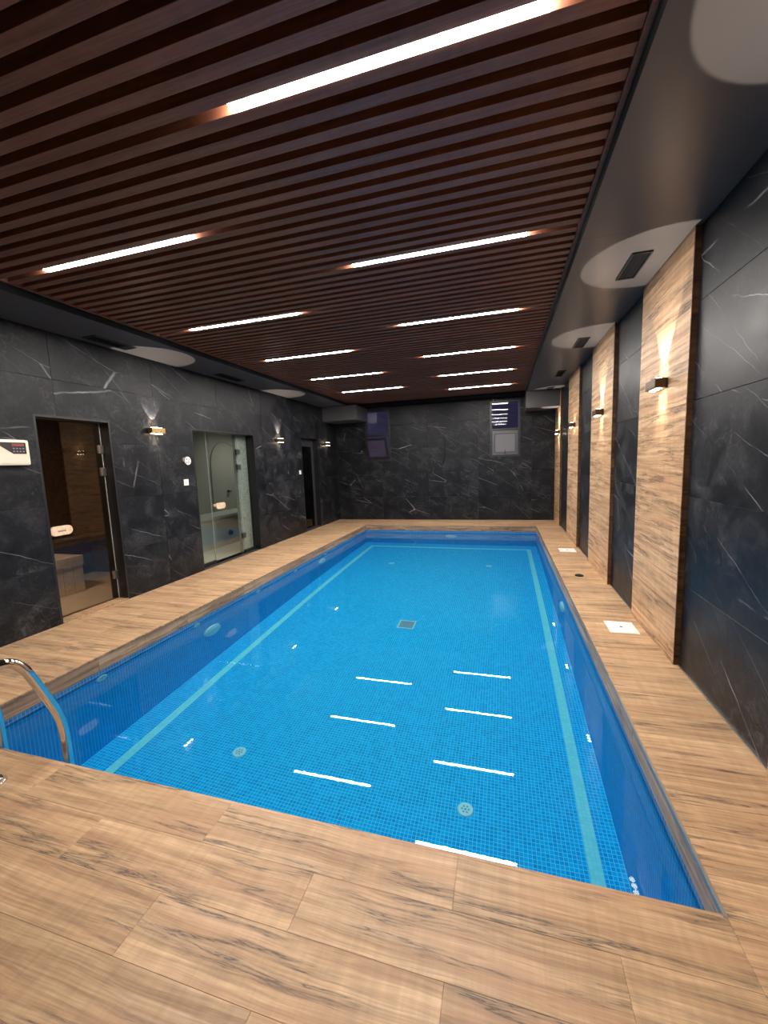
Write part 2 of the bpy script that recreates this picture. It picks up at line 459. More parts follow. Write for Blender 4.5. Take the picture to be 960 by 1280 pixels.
# ------------------------------------------------------------------ pool basin
def uvbox(name, quad, m, parent):
    """one wall slab: quad = (origin, u-vector, v-vector, thickness-normal), front face has metre UVs"""
    o, u, v, n_ = [Vector(q) for q in quad]
    bm = bmesh.new(); uvl = bm.loops.layers.uv.new('UVMap')
    f_ = [bm.verts.new(p) for p in (o, o + u, o + u + v, o + v)]
    k_ = [bm.verts.new(p + n_) for p in (o, o + u, o + u + v, o + v)]
    def face(vs, uvs):
        f = bm.faces.new(vs)
        for lp, c in zip(f.loops, uvs): lp[uvl].uv = c
    lu, lv, ln = u.length, v.length, n_.length
    face(f_, [(0, 0), (lu, 0), (lu, lv), (0, lv)])
    face(list(reversed(k_)), [(0, 0)] * 4)
    for a in range(4):
        b2 = (a + 1) % 4
        ll = (f_[b2].co - f_[a].co).length
        face([f_[b2], f_[a], k_[a], k_[b2]], [(0, 0), (ll, 0), (ll, ln), (0, ln)])
    ob = obj(name, bm, m, parent)
    ob.cycles.is_caustics_receiver = True
    return ob
pool = struct(empty('pool_basin', ((PX0 + PX1) / 2, (PY0 + PY1) / 2, 0)))
pool.location = (0, 0, 0)
T = .09
W_, D_ = PX1 - PX0, PY1 - PY0
zt = -.1215
hh = zt - ZB
uvbox('pool_floor', ((PX0 - T, PY0 - T, ZB), (W_ + 2 * T, 0, 0), (0, D_ + 2 * T, 0), (0, 0, -.1)), M['mosaic_floor'], pool)
ZC = -.205
for nm_, za, h_, mm in (('pool_wall', ZB, ZC - ZB, 'mosaic_wall'), ('dimmed_wall_tiles', ZC, zt - ZC, 'mosaic_wall_dimmed')):  # upper course: same tile, dimmer light put into its colour
    uvbox(nm_, ((PX0, PY0, za), (0, D_, 0), (0, 0, h_), (-T, 0, 0)), M[mm], pool)
    uvbox(nm_, ((PX1, PY1, za), (0, -D_, 0), (0, 0, h_), (T, 0, 0)), M[mm], pool)
    uvbox(nm_, ((PX0, PY1, za), (W_, 0, 0), (0, 0, h_), (0, T, 0)), M[mm], pool)
    uvbox(nm_, ((PX1, PY0, za), (-W_, 0, 0), (0, 0, h_), (0, -T, 0)), M[mm], pool)
bx0, bx1, by0, by1, bw_ = -2.90, .48, 1.65, 8.86, .078
zb2 = ZB + .0015
for q in (((bx0 - bw_ / 2, by0, zb2), (bw_, 0, 0), (0, by1 - by0, 0), (0, 0, -.0015)),
          ((bx1, by0, zb2), (bw_, 0, 0), (0, by1 - by0, 0), (0, 0, -.0015)),
          ((bx0 + bw_ / 2, by1 - bw_, zb2), (bx1 - bx0 - bw_ / 2, 0, 0), (0, bw_, 0), (0, 0, -.0015)),
          ((bx0 + bw_ / 2, by0, zb2), (bx1 - bx0 - bw_ / 2, 0, 0), (0, bw_, 0), (0, 0, -.0015))):
    uvbox('floor_band', q, M['band'], pool)
# wooden edge boards hanging over the tiles, with a thin metal edge strip
def edge_board(x0, x1, y0, y1, along_x):
    ln_ = (x1 - x0) if along_x else (y1 - y0)
    n_ = max(1, round(ln_ / 1.0)); st = ln_ / n_
    for k in range(n_):
        bm = bmesh.new()
        box(bm, -st / 2 + .001, st / 2 - .001, -.006, .006, -.12, -.0125, 0.0012)
        o = obj('edge_board', bm, M['fascia'], pool)
        if along_x: o.location = (x0 + st * (k + .5), (y0 + y1) / 2, 0)
        else: o.location = ((x0 + x1) / 2, y0 + st * (k + .5), 0); o.rotation_euler = (0, 0, PI / 2)
e = .006
edge_board(PX0 - e, PX0 + e, PY0, PY1, False)
edge_board(PX1 - e, PX1 + e, PY0, PY1, False)
edge_board(PX0, PX1, PY0 - e, PY0 + e, True)
edge_board(PX0, PX1, PY1 - e, PY1 + e, True)
obj('edge_strip', nb(PX1 - .010, PX1 + .003, PY0, PY1, -.0125, .0006), M['alum'], pool)
for r in ((PX0 - .003, PX0 + .010, PY0, PY1), (PX0, PX1, PY1 - .008, PY1 + .003)):
    obj('edge_strip', nb(r[0], r[1], r[2], r[3], -.0125, .0004), M['fascia'], pool)
obj('edge_strip', nb(PX0, PX1 - .011, PY0 - .003, PY0 + .008, -.0125, .0002), M['deck'], pool)
# water
bm = bmesh.new()
vs = [bm.verts.new(p) for p in ((PX0, PY0, ZW), (PX1, PY0, ZW), (PX1, PY1, ZW), (PX0, PY1, ZW))]
bm.faces.new(vs)
water = struct(obj('pool_water', bm, M['water'], smooth=True))
water.cycles.is_caustics_caster = True

# ------------------------------------------------------------------ walls
DOORS = [(2.82, 3.60, 0, 2.05), (4.845, 6.36, 0, 2.05), (8.125, 8.93, 0, 2.09)]
WINS = [(-3.40, -2.735, 1.505, 2.80), (-.285, .392, 1.505, 2.80)]
TS = 0.012
def wall_tiles(parent, u0, u1, z1, holes, place, joints, hj):
    us = [u0] + [j for j in sorted(joints) if u0 + .02 < j < u1 - .02] + [u1]
    zs = [0.0] + [z for z in hj if z < z1 - .02] + [z1]
    for a, b2 in zip(us, us[1:]):
        for c, d in zip(zs, zs[1:]):
            rs = carve((a, b2, c, d), holes)
            if not rs: continue
            g = .0011
            rects = []
            for (x0, x1, y0, y1) in rs:
                x0 += g if abs(x0 - a) < 1e-6 else 0; x1 -= g if abs(x1 - b2) < 1e-6 else 0
                y0 += g if abs(y0 - c) < 1e-6 else 0; y1 -= g if abs(y1 - d) < 1e-6 else 0
                cx, cy = (a + b2) / 2, (c + d) / 2
                rects.append((x0 - cx, x1 - cx, y0 - cy, y1 - cy))
            me = tile_mesh('stone_panel', rects, TS, M['stone'], .0012)
            place(me, (a + b2) / 2, (c + d) / 2)
HJ = [.58, 1.18, 1.80, 2.40]
# left wall
bm = bmesh.new()
for r in carve((WN, WF, -.10, 3.05), DOORS):
    box(bm, WL - TS - .22, WL - TS, r[0], r[1], r[2], r[3])
wall_left = struct(obj('wall_left', bm, M['grout']))
def pl_left(me, u, z): share('stone_panel', me, wall_left, (WL - TS, u, z), ROT_LEFTWALL)
wall_tiles(wall_left, WN, WF, SZ, DOORS, pl_left, [4.235 + 1.2 * k for k in range(-6, 6)], HJ)
# far wall
bm = bmesh.new()
for r in carve((WL - .3, WR + .3, -.10, 3.05), WINS):
    box(bm, r[0], r[1], WF + TS, WF + TS + .20, r[2], r[3])
wall_far = struct(obj('wall_far', bm, M['grout']))
def pl_far(me, u, z): share('stone_panel', me, wall_far, (u, WF + TS, z), ROT_FARFACE)
wall_tiles(wall_far, WL, PIL, SZ, WINS, pl_far, [.64 - 1.207 * k for k in range(0, 5)], HJ)
# right wall
wall_right = struct(obj('wall_right', nb(WR + TS, WR + TS + .2, WN, WF + .3, -.10, 3.05), M['grout']))
def pl_right(me, u, z): share('stone_panel', me, wall_right, (WR + TS, -u, z), ROT_RIGHTWALL)
PILS = [(1.12, 2.08), (3.14, 4.11), (5.03, 6.13), (7.09, 8.15), (9.22, WF)]
gaps = []
y = WN
for a, b2 in PILS: gaps.append((y, a)); y = b2
for a, b2 in gaps:
    if b2 - a > .05: wall_tiles(wall_right, -b2, -a, SZ, [], pl_right, [-(a + b2) / 2] if b2 - a > 1.3 else [], HJ)
wall_near = struct(obj('wall_near', nb(WL - .2, WR + .2, WN - .2, WN, -.10, 3.05), M['stone']))

# pilasters of stacked wood-look boards
for i, (a, b2) in enumerate(PILS):
    t = struct(empty('trim_%d' % (i + 1), (PIL, (a + b2) / 2, 0)))
    cy = (a + b2) / 2
    z = 0.0
    bh = .198
    while z < SZ - .01:
        h_ = min(bh, SZ - .002 - z)
        board('plank', b2 - a, h_ - .0012, .012, M['pilaster'], t, (.012, 0, z + h_ / 2), ROT_RIGHTWALL, .0006)
        z += bh
    obj('core', nb(.0125, WR + TS - PIL - .001, a - cy + .004, b2 - cy - .004, 0, SZ), M['grout'], t)
    # side return towards the room end, in dark wood with a light edge strip
    bm = nb(-.0165, .0165, -.001, .003, .001, SZ - .002)
    sb = obj('side_board', bm, M['side_wood'], t, (.0205, a - cy, 0))
    obj('edge_strip', nb(-.0012, .0022, a - cy - .0015, a - cy + .002, .001, SZ - .002), M['fascia'], t)
    obj('edge_strip', nb(.037, .040, a - cy - .002, a - cy + .002, .001, SZ - .002), M['alum'], t)
    if i < 4: obj('side_board', nb(.004, .036, b2 - cy - .003, b2 - cy + .001, .001, SZ - .002), M['side_wood'], t)
# light sealant line where the right-hand wall meets the deck
for k, (a, b2) in enumerate(gaps):
    if b2 - a > .05:
        struct(obj('baseboard_right' if k == 0 else 'baseboard_right.%03d' % k, nb(WR - .009, WR - .001, a, b2, .0005, .006), M['alum']))

# ------------------------------------------------------------------ ceiling: slats, soffits
ceiling = struct(obj('ceiling', nb(WL - .3, WR + .2, WN, WF + .2, 3.05, 3.15), M['void']))
PITCH, Y0L = .1009, 1.602
SW = .0545
bm = nb(CX0 - (CX0 + CX1) / 2, CX1 - (CX0 + CX1) / 2, -SW / 2, SW / 2, 0, .085, .0015)
me = obj('slat', bm, M['slat'], ceiling).data
first = ceiling.children[0]
k0 = math.ceil((WN + .05 - Y0L) / PITCH - .5); k1 = math.floor((CYF - .03 - Y0L) / PITCH - .5)
for k in range(k0, k1 + 1):
    loc = ((CX0 + CX1) / 2, Y0L + (k + .5) * PITCH, CZ)
    if k == k0: first.location = loc
    else: share('slat', me, ceiling, loc)
for q in ((CX1 + .002, CX1 + .026, WN, CYF), (CX0 - .026, CX0 - .002, WN, CYF)):
    obj('slat_edge_trim', nb(*q, CZ - .006, CZ + .06), M['slat'], ceiling)
def soffit(name, x0, x1, y0, y1, n_):
    for k in range(n_):
        a, b2 = y0 + (y1 - y0) * k / n_, y0 + (y1 - y0) * (k + 1) / n_
        obj(name, nb(x0, x1, a + .0008, b2 - .0008, SZ, CZ + .12), M['soffit'], ceiling)
soffit('soffit_panel', CX1 + .028, WR + TS, WN, WF, 5)
soffit('soffit_panel', WL - TS, CX0 - .028, WN, WF, 5)
obj('soffit_panel', nb(CX0 - .027, CX1 + .027, CYF + .02, WF, SZ, CZ + .12), M['void'], ceiling)
obj('slat_edge_trim', nb(CX1 + .0262, CX1 + .0278, WN, WF, SZ, CZ + .05), M['void'], ceiling)
obj('slat_edge_trim', nb(CX0 - .0278, CX0 - .0262, WN, WF, SZ, CZ + .05), M['void'], ceiling)
# boxed-in beams in the two far corners
struct(obj('trim_6', nb(.48, PIL - .002, 9.30, WF - .001, 2.505, SZ - .001, .002), M['soffit']))
struct(obj('trim_7', nb(WL + .001, -3.33, 9.30, WF - .001, 2.515, SZ - .001, .002), M['soffit']))

# ------------------------------------------------------------------ linear lights between the slats
RIGHT_L = [Y0L + 14 * PITCH * k for k in range(0, 6)]
LEFT_L = [Y0L + 7 * PITCH + 14 * PITCH * k for k in range(0, 5)]
ORD = ['nearest', 'second', 'third', 'fourth', 'fifth', 'sixth']
def tube_light(x0, x1, y, label):
    t = empty('ceiling_light', ((x0 + x1) / 2, y, CZ))
    tag(t, label, 'light', 'linear ceiling lights in the slats')
    l_ = (x1 - x0) / 2
    obj('housing', nb(-l_ - .004, l_ + .004, -.019, .019, .034, .060, .002), M['white'], t)
    obj('diffuser', nb(-l_, l_, -.0215, .0215, -.001, .033, .003), M['tube'], t)
    ld = bpy.data.lights.new('led_strip', 'AREA'); ld.shape = 'RECTANGLE'; ld.size = 2 * l_ - .01; ld.size_y = .041
    ld.energy = TUBE_W; ld.color = LAMP_COL
    ld.cycles.is_caustics_light = True
    lo = bpy.data.objects.new('led_strip', ld); C.objects.link(lo); lo.parent = t; lo.location = (0, 0, -.0025)
    return t
for k, y in enumerate(RIGHT_L):
    tube_light(-1.055, .152, y, 'white linear ceiling light, %s from the near end, row on the wood pilaster side' % ORD[k])
for k, y in enumerate(LEFT_L):
    tube_light(-3.12, -1.885, y, 'white linear ceiling light, %s from the near end, row on the glass door side' % ORD[k])

# ------------------------------------------------------------------ wall sconces
def spot(parent, loc, d, energy, angle, blend, soft):
    ld = bpy.data.lights.new('sconce_beam', 'SPOT'); ld.energy = energy; ld.color = SCONCE_COL if angle < 60 else (1.0, .86, .74)
    ld.spot_size = math.radians(angle); ld.spot_blend = blend; ld.shadow_soft_size = soft
    o = bpy.data.objects.new('sconce_beam', ld); C.objects.link(o); o.parent = parent; o.location = loc
    o.rotation_euler = Vector((0, 0, -1)).rotation_difference(Vector(d).normalized()).to_euler()
def sconce(x, y, side, label, metal, power=1.0, wide=1.0):
    """side +1: mounted on a wall facing +X; -1: on a wall facing -X"""
    t = empty('wall_sconce', (x, y, 1.975))
    tag(t, label, 'wall lamp', 'up and down wall sconces')
    s = side
    def xr(a, b2): return (min(s * a, s * b2), max(s * a, s * b2))
    bm = bmesh.new()
    x0, x1 = xr(.0, .018); box(bm, x0, x1, -.085, .085, -.036, .036, .002)
    obj('back_plate', bm, metal, t)
    bm = bmesh.new()
    x0, x1 = xr(.0185, .088); box(bm, x0, x1, -.105, .105, -.034, .034, .006)
    obj('body', bm, metal, t)
    for sg in (1, -1):
        for k in (-1, 0, 1):
            bm = bmesh.new(); cyl(bm, (s * .05, k * .058, sg * .0345), (0, 0, sg), .024, .020, .006, 16)
            obj('lens', bm, M['lens'], t)
            spot(t, (s * .025, k * .052, sg * .042), (-s * .30, k * .05, sg), 5.0 * power * (1 if k else 1.2), 54, 1.0, .010)
        if wide: spot(t, (s * .055, 0, sg * .045), (s * .02, 0, sg), (62.0 if sg > 0 else 8.0) * wide, 62, .06, .006)
PY = [1.6, 3.56, 5.52, 7.47, 9.40]
names_ = ['wall sconce on the wood pilaster beside the viewpoint, outside the frame',
          'bronze wall sconce on the widest, nearest wood pilaster in view',
          'bronze wall sconce on the second wood pilaster in view',
          'bronze wall sconce on the third wood pilaster in view, its beams fainter',
          'bronze wall sconce on the last wood pilaster, by the far wall']
for k, y in enumerate(PY):
    sconce(PIL, y, -1, names_[k], M['bronze'], .35 if k == 3 else 1.0, 0 if k == 3 else 1.0)
sconce(WL, 4.19, 1, 'brass wall sconce on dark stone between the brown glass door and the clear glass door', M['brass'])
sconce(WL, 7.18, 1, 'brass wall sconce on dark stone between the clear glass door and the narrow dark door', M['brass'])
sconce(WL, 9.43, 1, 'small-looking wall sconce in the far corner past the narrow dark door', M['brass'], .5, 0)

# ------------------------------------------------------------------ glass doors
GX = WL - .12
def jambs(t, y0, y1, zt_, th=.02):
    for nm, q in (('jamb', (WL - .24, WL - .001, y0, y0 + th, 0, zt_)), ('jamb', (WL - .24, WL - .001, y1 - th, y1, 0, zt_)), ('head', (WL - .24, WL - .001, y0 + th, y1 - th, zt_ - th, zt_))):
        obj(nm, nb(*q), M['black'], t)
def hinge(t, y, z):
    h = obj('hinge', nb(GX - .014, GX + .018, y - .028, y + .028, z - .045, z + .045, .003), M['alum'], t)
def oval_pull(t, y, z, m_, letters=None):
    bm = bmesh.new()
    r, hw, n_ = .047, .062, 14
    pts = [(hw + r * math.cos(a), r * math.sin(a)) for a in [-PI / 2 + PI * k / n_ for k in range(n_ + 1)]] + [(-hw + r * math.cos(a), r * math.sin(a)) for a in [PI / 2 + PI * k / n_ for k in range(n_ + 1)]]
    fr = [bm.verts.new((GX + .052, y + p[0], z + p[1])) for p in pts]; bk = [bm.verts.new((GX + .030, y + p[0], z + p[1])) for p in pts]
    bm.faces.new(fr); bm.faces.new(list(reversed(bk)))
    for k in range(len(pts)): bm.faces.new((fr[k], bk[k], bk[(k + 1) % len(pts)], fr[(k + 1) % len(pts)]))
    bmesh.ops.recalc_face_normals(bm, faces=bm.faces[:])
    h = obj('handle', bm, m_, t)
    obj('bracket', nb(GX + .004, GX + .031, y - .135, y - .03, z - .002, z + .032, .003), m_, h)
    obj('bracket', nb(GX + .004, GX + .031, y - .02, y + .02, z - .02, z + .02, .003), m_, h)
    if letters:
        cu = bpy.data.curves.new('lettering', 'FONT'); cu.body = letters; cu.size = .036; cu.extrude = .0008; cu.align_x = 'CENTER'; cu.align_y = 'CENTER'
        cu.materials.append(M['charcoal'])
        o = bpy.data.objects.new('lettering', cu); C.objects.link(o); o.parent = h
        o.location = (GX + .0528, y, z); o.rotation_euler = ROT_LEFTWALL
    return h
# sauna door
d1 = struct(empty('door_1', (0, 0, 0)))
jambs(d1, 2.82, 3.60, 2.05)
obj('glass_leaf', nb(GX - .005, GX + .005, 2.845, 3.558, .022, 2.022), M['g_bronze'], d1)
obj('glass_edge', nb(GX - .005, GX + .005, 3.559, 3.566, .022, 2.022), M['g_edge'], d1)
for z in (1.74, 1.49, .30): hinge(d1, 3.55, z)
oval_pull(d1, 2.99, .915, M['handle_wood'], 'sauna')
obj('threshold', nb(WL - .15, WL + .004, 2.84, 3.58, .0005, .016, .002), M['deck'], d1)
for k in range(4):
    bm = bmesh.new(); cyl(bm, (WL - .02, 2.95 + .18 * k, .0162), (0, 0, 1), .006, .005, .002, 8); obj('screw', bm, M['alum'], d1)
# steam room front
d2 = struct(empty('door_2', (0, 0, 0)))
jambs(d2, 4.845, 6.36, 2.05)
for nm, a, b2, z0 in (('glass_panel', 4.868, 5.262, .055), ('glass_leaf', 5.268, 6.018, .012), ('glass_panel', 6.024, 6.338, .055)):
    obj(nm, nb(GX - .005, GX + .005, a, b2, z0, 2.026), M['g_clear'], d2)
for y in (5.2645, 6.0205): obj('glass_edge', nb(GX - .005, GX + .006, y - .0022, y + .0022, .055, 2.026), M['g_edge'], d2)
for a, b2 in ((4.868, 5.262), (6.024, 6.338)): obj('bottom_rail', nb(GX - .02, GX + .02, a, b2, .0005, .054, .002), M['black'], d2)
for z in (1.745, 1.49, .31):
    obj('hinge', nb(GX - .016, GX + .018, 5.975, 6.065, z - .045, z + .045, .003), M['charcoal'], d2)
oval_pull(d2, 5.43, .895, M['handle_wood'])
# narrow dark door
d3 = struct(empty('door_3', (0, 0, 0)))
jambs(d3, 8.125, 8.93, 2.09)
obj('transom', nb(GX - .012, GX + .012, 8.146, 8.909, 1.90, 2.069), M['charcoal'], d3)
obj('glass_leaf', nb(GX - .005, GX + .005, 8.15, 8.80, .03, 1.895), M['g_dark'], d3)
obj('frame', nb(GX - .02, GX + .012, 8.805, 8.908, .012, 1.895), M['charcoal'], d3)
obj('threshold', nb(GX - .03, WL - .002, 8.146, 8.909, .0005, .026, .002), M['charcoal'], d3)

# rooms behind the doors
BX = WL - .235
def room(nm, y0, y1, x0, wm, fm, dy0, dy1, h_=2.2):
    struct(obj('floor_' + nm, nb(x0, WL - .101, max(y0, dy0), min(y1, dy1), -.08, 0), fm))
    struct(obj('floor_%s' % nm, nb(x0, BX, y0, y1, -.09, -.0005), fm))
    struct(obj('ceiling_' + nm, nb(x0, BX, y0, y1, h_, h_ + .06), wm))
    struct(obj('wall_%s_back' % nm, nb(x0 - .06, x0, y0 - .06, y1 + .06, -.08, h_ + .06), wm))
    struct(obj('wall_%s_near' % nm, nb(x0, BX, y0 - .06, y0, -.08, h_ + .06), wm))
    struct(obj('wall_%s_far' % nm, nb(x0, BX, y1, y1 + .06, -.08, h_ + .06), wm))
room('sauna', 2.25, 4.55, -5.95, M['sauna_wood'], M['palefloor'], 2.83, 3.59)
sb = empty('sauna_bench', (-5.12, 3.05, 0))
tag(sb, 'pale wooden sauna bench with board front behind the brown glass door', 'bench')
for k in range(4):
    obj('seat_slat', nb(-.80 + .2 * k, -.80 + .2 * k + .19, -.78, .73, .43, .46, .003), M['bench_wood'], sb)
obj('seat_rail', nb(-.012, .012, -.78, .73, .34, .46, .003), M['bench_wood'], sb)
for k in range(12):
    obj('front_board', nb(-.02, .0, -.775 + .125 * k, -.775 + .125 * k + .120, .004, .34, .003), M['bench_wood'], sb)
def room_fill_light(nm, loc, e_, label, col=(1, .9, .75)):  # unseen lamp added to brighten a room behind its glass door
    t = empty('ceiling_lamp', loc); tag(t, label, 'light')
    bm = bmesh.new(); cyl(bm, (0, 0, 0), (0, 0, 1), .08, .08, .03, 24); obj('base', bm, M['white'], t)
    bm = bmesh.new(); cyl(bm, (0, 0, -.025), (0, 0, 1), .055, .075, .0245, 24); obj('shade', bm, emitter(nm, col, e_ * 6), t)
    ld = bpy.data.lights.new(nm, 'AREA'); ld.shape = 'DISK'; ld.size = .1; ld.energy = e_; ld.color = col
    o = bpy.data.objects.new(nm, ld); C.objects.link(o); o.parent = t; o.location = (0, 0, -.03)
room_fill_light('sauna_fill', (-4.75, 2.45, 2.169), 46.0, 'round fill lamp added on the sauna ceiling behind the brown glass door', (1, .92, .82))
room('steam', 4.66, 7.93, -5.65, M['graywall'], M['palefloor'], 4.86, 6.34)
room_fill_light('steam_fill', (-4.85, 7.45, 2.169), 12.0, 'round fill lamp added on the steam room ceiling behind the clear glass door', (1, .95, .85))
# short nib wall of pale pebble mosaic behind the fixed pane
bm = bmesh.new(); uvl = bm.loops.layers.uv.new('UVMap')
fs = box(bm, GX - .10, GX - .04, 6.035, 6.339, .0, 2.198)
for f in bm.faces:
    for lp in f.loops: lp[uvl].uv = (lp.vert.co.y + lp.vert.co.x, lp.vert.co.z)
struct(obj('wall_steam_nib', bm, M['pebble']))
stb = empty('steam_bench', (-5.4, 6.3, 0)); tag(stb, 'pale built-in bench along the back of the steam room behind the clear glass door', 'bench')
obj('seat', nb(-.249, .30, -1.63, 1.62, .54, .60, .01), M['benchstone'], stb)
obj('front', nb(-.249, .27, -1.63, 1.62, 0, .54), M['benchstone'], stb)
bm = bmesh.new(); cyl(bm, (.27, .42, .23), (1, 0, 0), .06, .05, .03, 20); obj('steam_outlet', bm, M['black'], stb)
for k, y in enumerate((7.43, 7.76)):
    t = empty('wall_tap', (-5.65, y, .99)); tag(t, 'small dark tap on the steam room back wall, %s' % ('nearer the wooden handle' if k == 0 else 'nearer the hinges'), 'tap', 'taps in the steam room')
    bm = bmesh.new(); cyl(bm, (0, 0, 0), (1, 0, 0), .03, .03, .02, 16); cyl(bm, (.02, 0, 0), (1, 0, 0), .012, .012, .05, 12); obj('body', bm, M['black'], t)
    obj('lever', nb(.055, .07, -.05, .05, -.008, .008, .002), M['black'], t)
bm = bmesh.new()
pts = [(-5.645, 6.95, 0.61)] + [(-5.645, 7.43 - .48 * math.cos(PI * k / 14), 1.55 + .48 * math.sin(PI * k / 14)) for k in range(15)] + [(-5.645, 7.91, .61)]
tube(bm, pts, .014, 8)
struct(obj('trim_8', bm, M['graywall']))
room('store', 8.06, 9.05, -5.3, M['void'], M['void'], 8.14, 8.91, 2.15)

# ------------------------------------------------------------------ windows in the far wall
def window(nm, x0, x1, split, tilt):
    t = struct(empty(nm, (0, 0, 0)))
    z0, z1 = 1.505, 2.80
    ya, yb = WF - .004, WF + .07
    f = .045
    for q in ((x0, x0 + f, ya, yb, z0, z1), (x1 - f, x1, ya, yb, z0, z1), (x0 + f, x1 - f, ya, yb, z0, z0 + f), (x0 + f, x1 - f, ya, yb, z1 - f, z1), (x0 + f, x1 - f, ya, yb, split - .03, split + .03)):
        obj('frame', nb(*q, bev=.003), M['black'], t)
    obj('pane', nb(x0 + f, x1 - f, WF + .03, WF + .038, split + .03, z1 - f), M['g_win'], t)
    # lower sash, hinged at its bottom edge
    a, b2, h_ = x0 + f + .004, x1 - f - .004, split - .03 - (z0 + f) - .006
    fm = M['black'] if tilt else M['frame_grey']
    bm = bmesh.new(); s = .055
    for q in ((a, a + s, 0, .04, 0, h_), (b2 - s, b2, 0, .04, 0, h_), (a + s, b2 - s, 0, .04, 0, s), (a + s, b2 - s, 0, .04, h_ - s, h_)):
        box(bm, *q, bev=.003)
    sash = obj('sash', bm, fm, t, (0, WF + .005, z0 + f + .003))
    sash.rotation_euler = (tilt, 0, 0)
    obj('pane', nb(a + s, b2 - s, .016, .024, s, h_ - s), M['g_win'] if tilt else M['grey_pane'], sash)
    if not tilt:
        obj('bead', nb(a + s, a + s + .012, .006, .016, s, h_ - s), M['black'], sash)
        obj('bead', nb(b2 - s - .012, b2 - s, .006, .016, s, h_ - s), M['black'], sash)
        obj('bead', nb(a + s + .012, b2 - s - .012, .006, .016, s, s + .012), M['black'], sash)
        obj('bead', nb(a + s + .012, b2 - s - .012, .006, .016, h_ - s - .012, h_ - s), M['black'], sash)
    bm = bmesh.new(); cx = (a + b2) / 2
    box(bm, cx - .03, cx + .03, -.012, 0, .018, .036, .003); box(bm, cx - .008, cx + .008, -.03, -.012, .02, .11, .003)
    obj('handle', bm, M['black'], sash)
    return t
window('window_1', WINS[0][0], WINS[0][1], 2.16, math.radians(26))
window('window_2', WINS[1][0], WINS[1][1], 2.135, 0)

# ------------------------------------------------------------------ things on the walls
cp = empty('control_box', (WL, 2.47, 1.69)); tag(cp, 'cream control box with a dark display on the stone wall beside the brown glass door', 'control panel')
obj('body', nb(.001, .055, -.265, .25, -.118, .112, .022), M['cream'], cp)
bm = bmesh.new()
pg = [(-.235, .085), (.218, .085), (.218, -.015), (.115, -.015), (-.005, .070), (-.235, .070)]
a = [bm.verts.new((.0552, p[0], p[1])) for p in pg]; b3 = [bm.verts.new((.0575, p[0], p[1])) for p in pg]
bm.faces.new(list(reversed(a))); bm.faces.new(b3)
for k in range(6): bm.faces.new((a[k], a[(k + 1) % 6], b3[(k + 1) % 6], b3[k]))
bmesh.ops.recalc_face_normals(bm, faces=bm.faces[:])
dsp = obj('display', bm, M['display'], cp)
obj('red_strip', nb(.0576, .0585, .108, .205, .052, .076), M['red'], dsp)
for k in range(4):
    for r_ in range(2):
        obj('key', nb(.0576, .0592, .112 + .025 * k, .128 + .025 * k, .026 - .026 * r_, .038 - .026 * r_, .001), M['greylabel'], dsp)
pq = empty('round_plaque', (WL, 4.715, 1.60)); tag(pq, 'round white plaque with small dark marks on the stone wall beside the clear glass door', 'plaque')
bm = bmesh.new(); cyl(bm, (.001, 0, 0), (1, 0, 0), .058, .055, .016, 32); obj('disc', bm, M['white'], pq)
bm = bmesh.new(); cyl(bm, (.001, -.068, .018), (1, 0, 0), .030, .028, .010, 24); obj('small_disc', bm, M['alum'], pq)
for k, (a_, b_) in enumerate(((-.024, .022), (.024, .022), (0, -.002), (-.026, -.022), (0, -.028), (.026, -.022))):
    bm = bmesh.new(); cyl(bm, (.0172, a_, b_), (1, 0, 0), .0085, .0085, .0012, 10); obj('mark', bm, M['charcoal'], pq)
for y, lab in ((4.655, 'white square light switch under the round plaque, beside the clear glass door'), (7.99, 'white square light switch beside the narrow dark door')):
    t = empty('light_switch', (WL, y, 1.305 if y < 6 else 1.33)); tag(t, lab, 'switch', 'white light switches')
    obj('plate', nb(.001, .009, -.043, .043, -.043, .043, .003), M['white'], t)
    obj('rocker', nb(.0092, .013, -.03, .03, -.03, .03, .002), M['white'], t)
cb = bmesh.new()
tube(cb, smooth_path([(-1.37, WF - .012, 2.12), (-1.365, WF - .012, 1.9), (-1.35, WF - .013, 1.74), (-1.36, WF - .018, 1.55), (-1.44, WF - .03, 1.37)]), .008, 8)
tag(obj('cable', cb, M['black'], smooth=True), 'thin black cable hanging on the far stone wall between the two windows', 'cable')

# ------------------------------------------------------------------ soffit vents
def vent(x0, x1, y0, y1, label, slots):
    t = empty('ceiling_vent', ((x0 + x1) / 2, (y0 + y1) / 2, SZ)); tag(t, label, 'vent', 'vents in the black soffit')
    hx, hy = (x1 - x0) / 2, (y1 - y0) / 2
    bm = bmesh.new(); f = .012
    for q in ((-hx, hx, -hy, -hy + f), (-hx, hx, hy - f, hy), (-hx, -hx + f, -hy + f, hy - f), (hx - f, hx, -hy + f, hy - f)):
        box(bm, *q, -.012, -.0005, .001)
    obj('frame', bm, M['charcoal'] if slots else M['black'], t)
    obj('backing', nb(-hx + f, hx - f, -hy + f, hy - f, -.003, -.0005), M['void'], t)
    n_ = 3
    for k in range(n_):
        x = -hx + f + (2 * hx - 2 * f) * (k + .5) / n_
        o = obj('vane', nb(-.010, .010, -hy + f, hy - f, -.001, .001), M['void'] if not slots else M['charcoal'], t, (x, 0, -.008))
        o.rotation_euler = (0, .35, 0)
for k, (a, b2) in enumerate(((1.42, 1.86), (3.39, 3.83), (5.50, 5.94), (7.40, 7.90), (9.02, 9.26))):
    vent(.865, .995, a, b2, ['dark slot vent in the soffit above the nearest stone wall, cut by the frame',
         'dark slot vent in the soffit above the nearest wood pilaster', 'dark slot vent in the soffit above the second wood pilaster',
         'dark slot vent in the soffit above the third wood pilaster', 'small-looking slot vent in the soffit just before the far corner beam'][k], False)
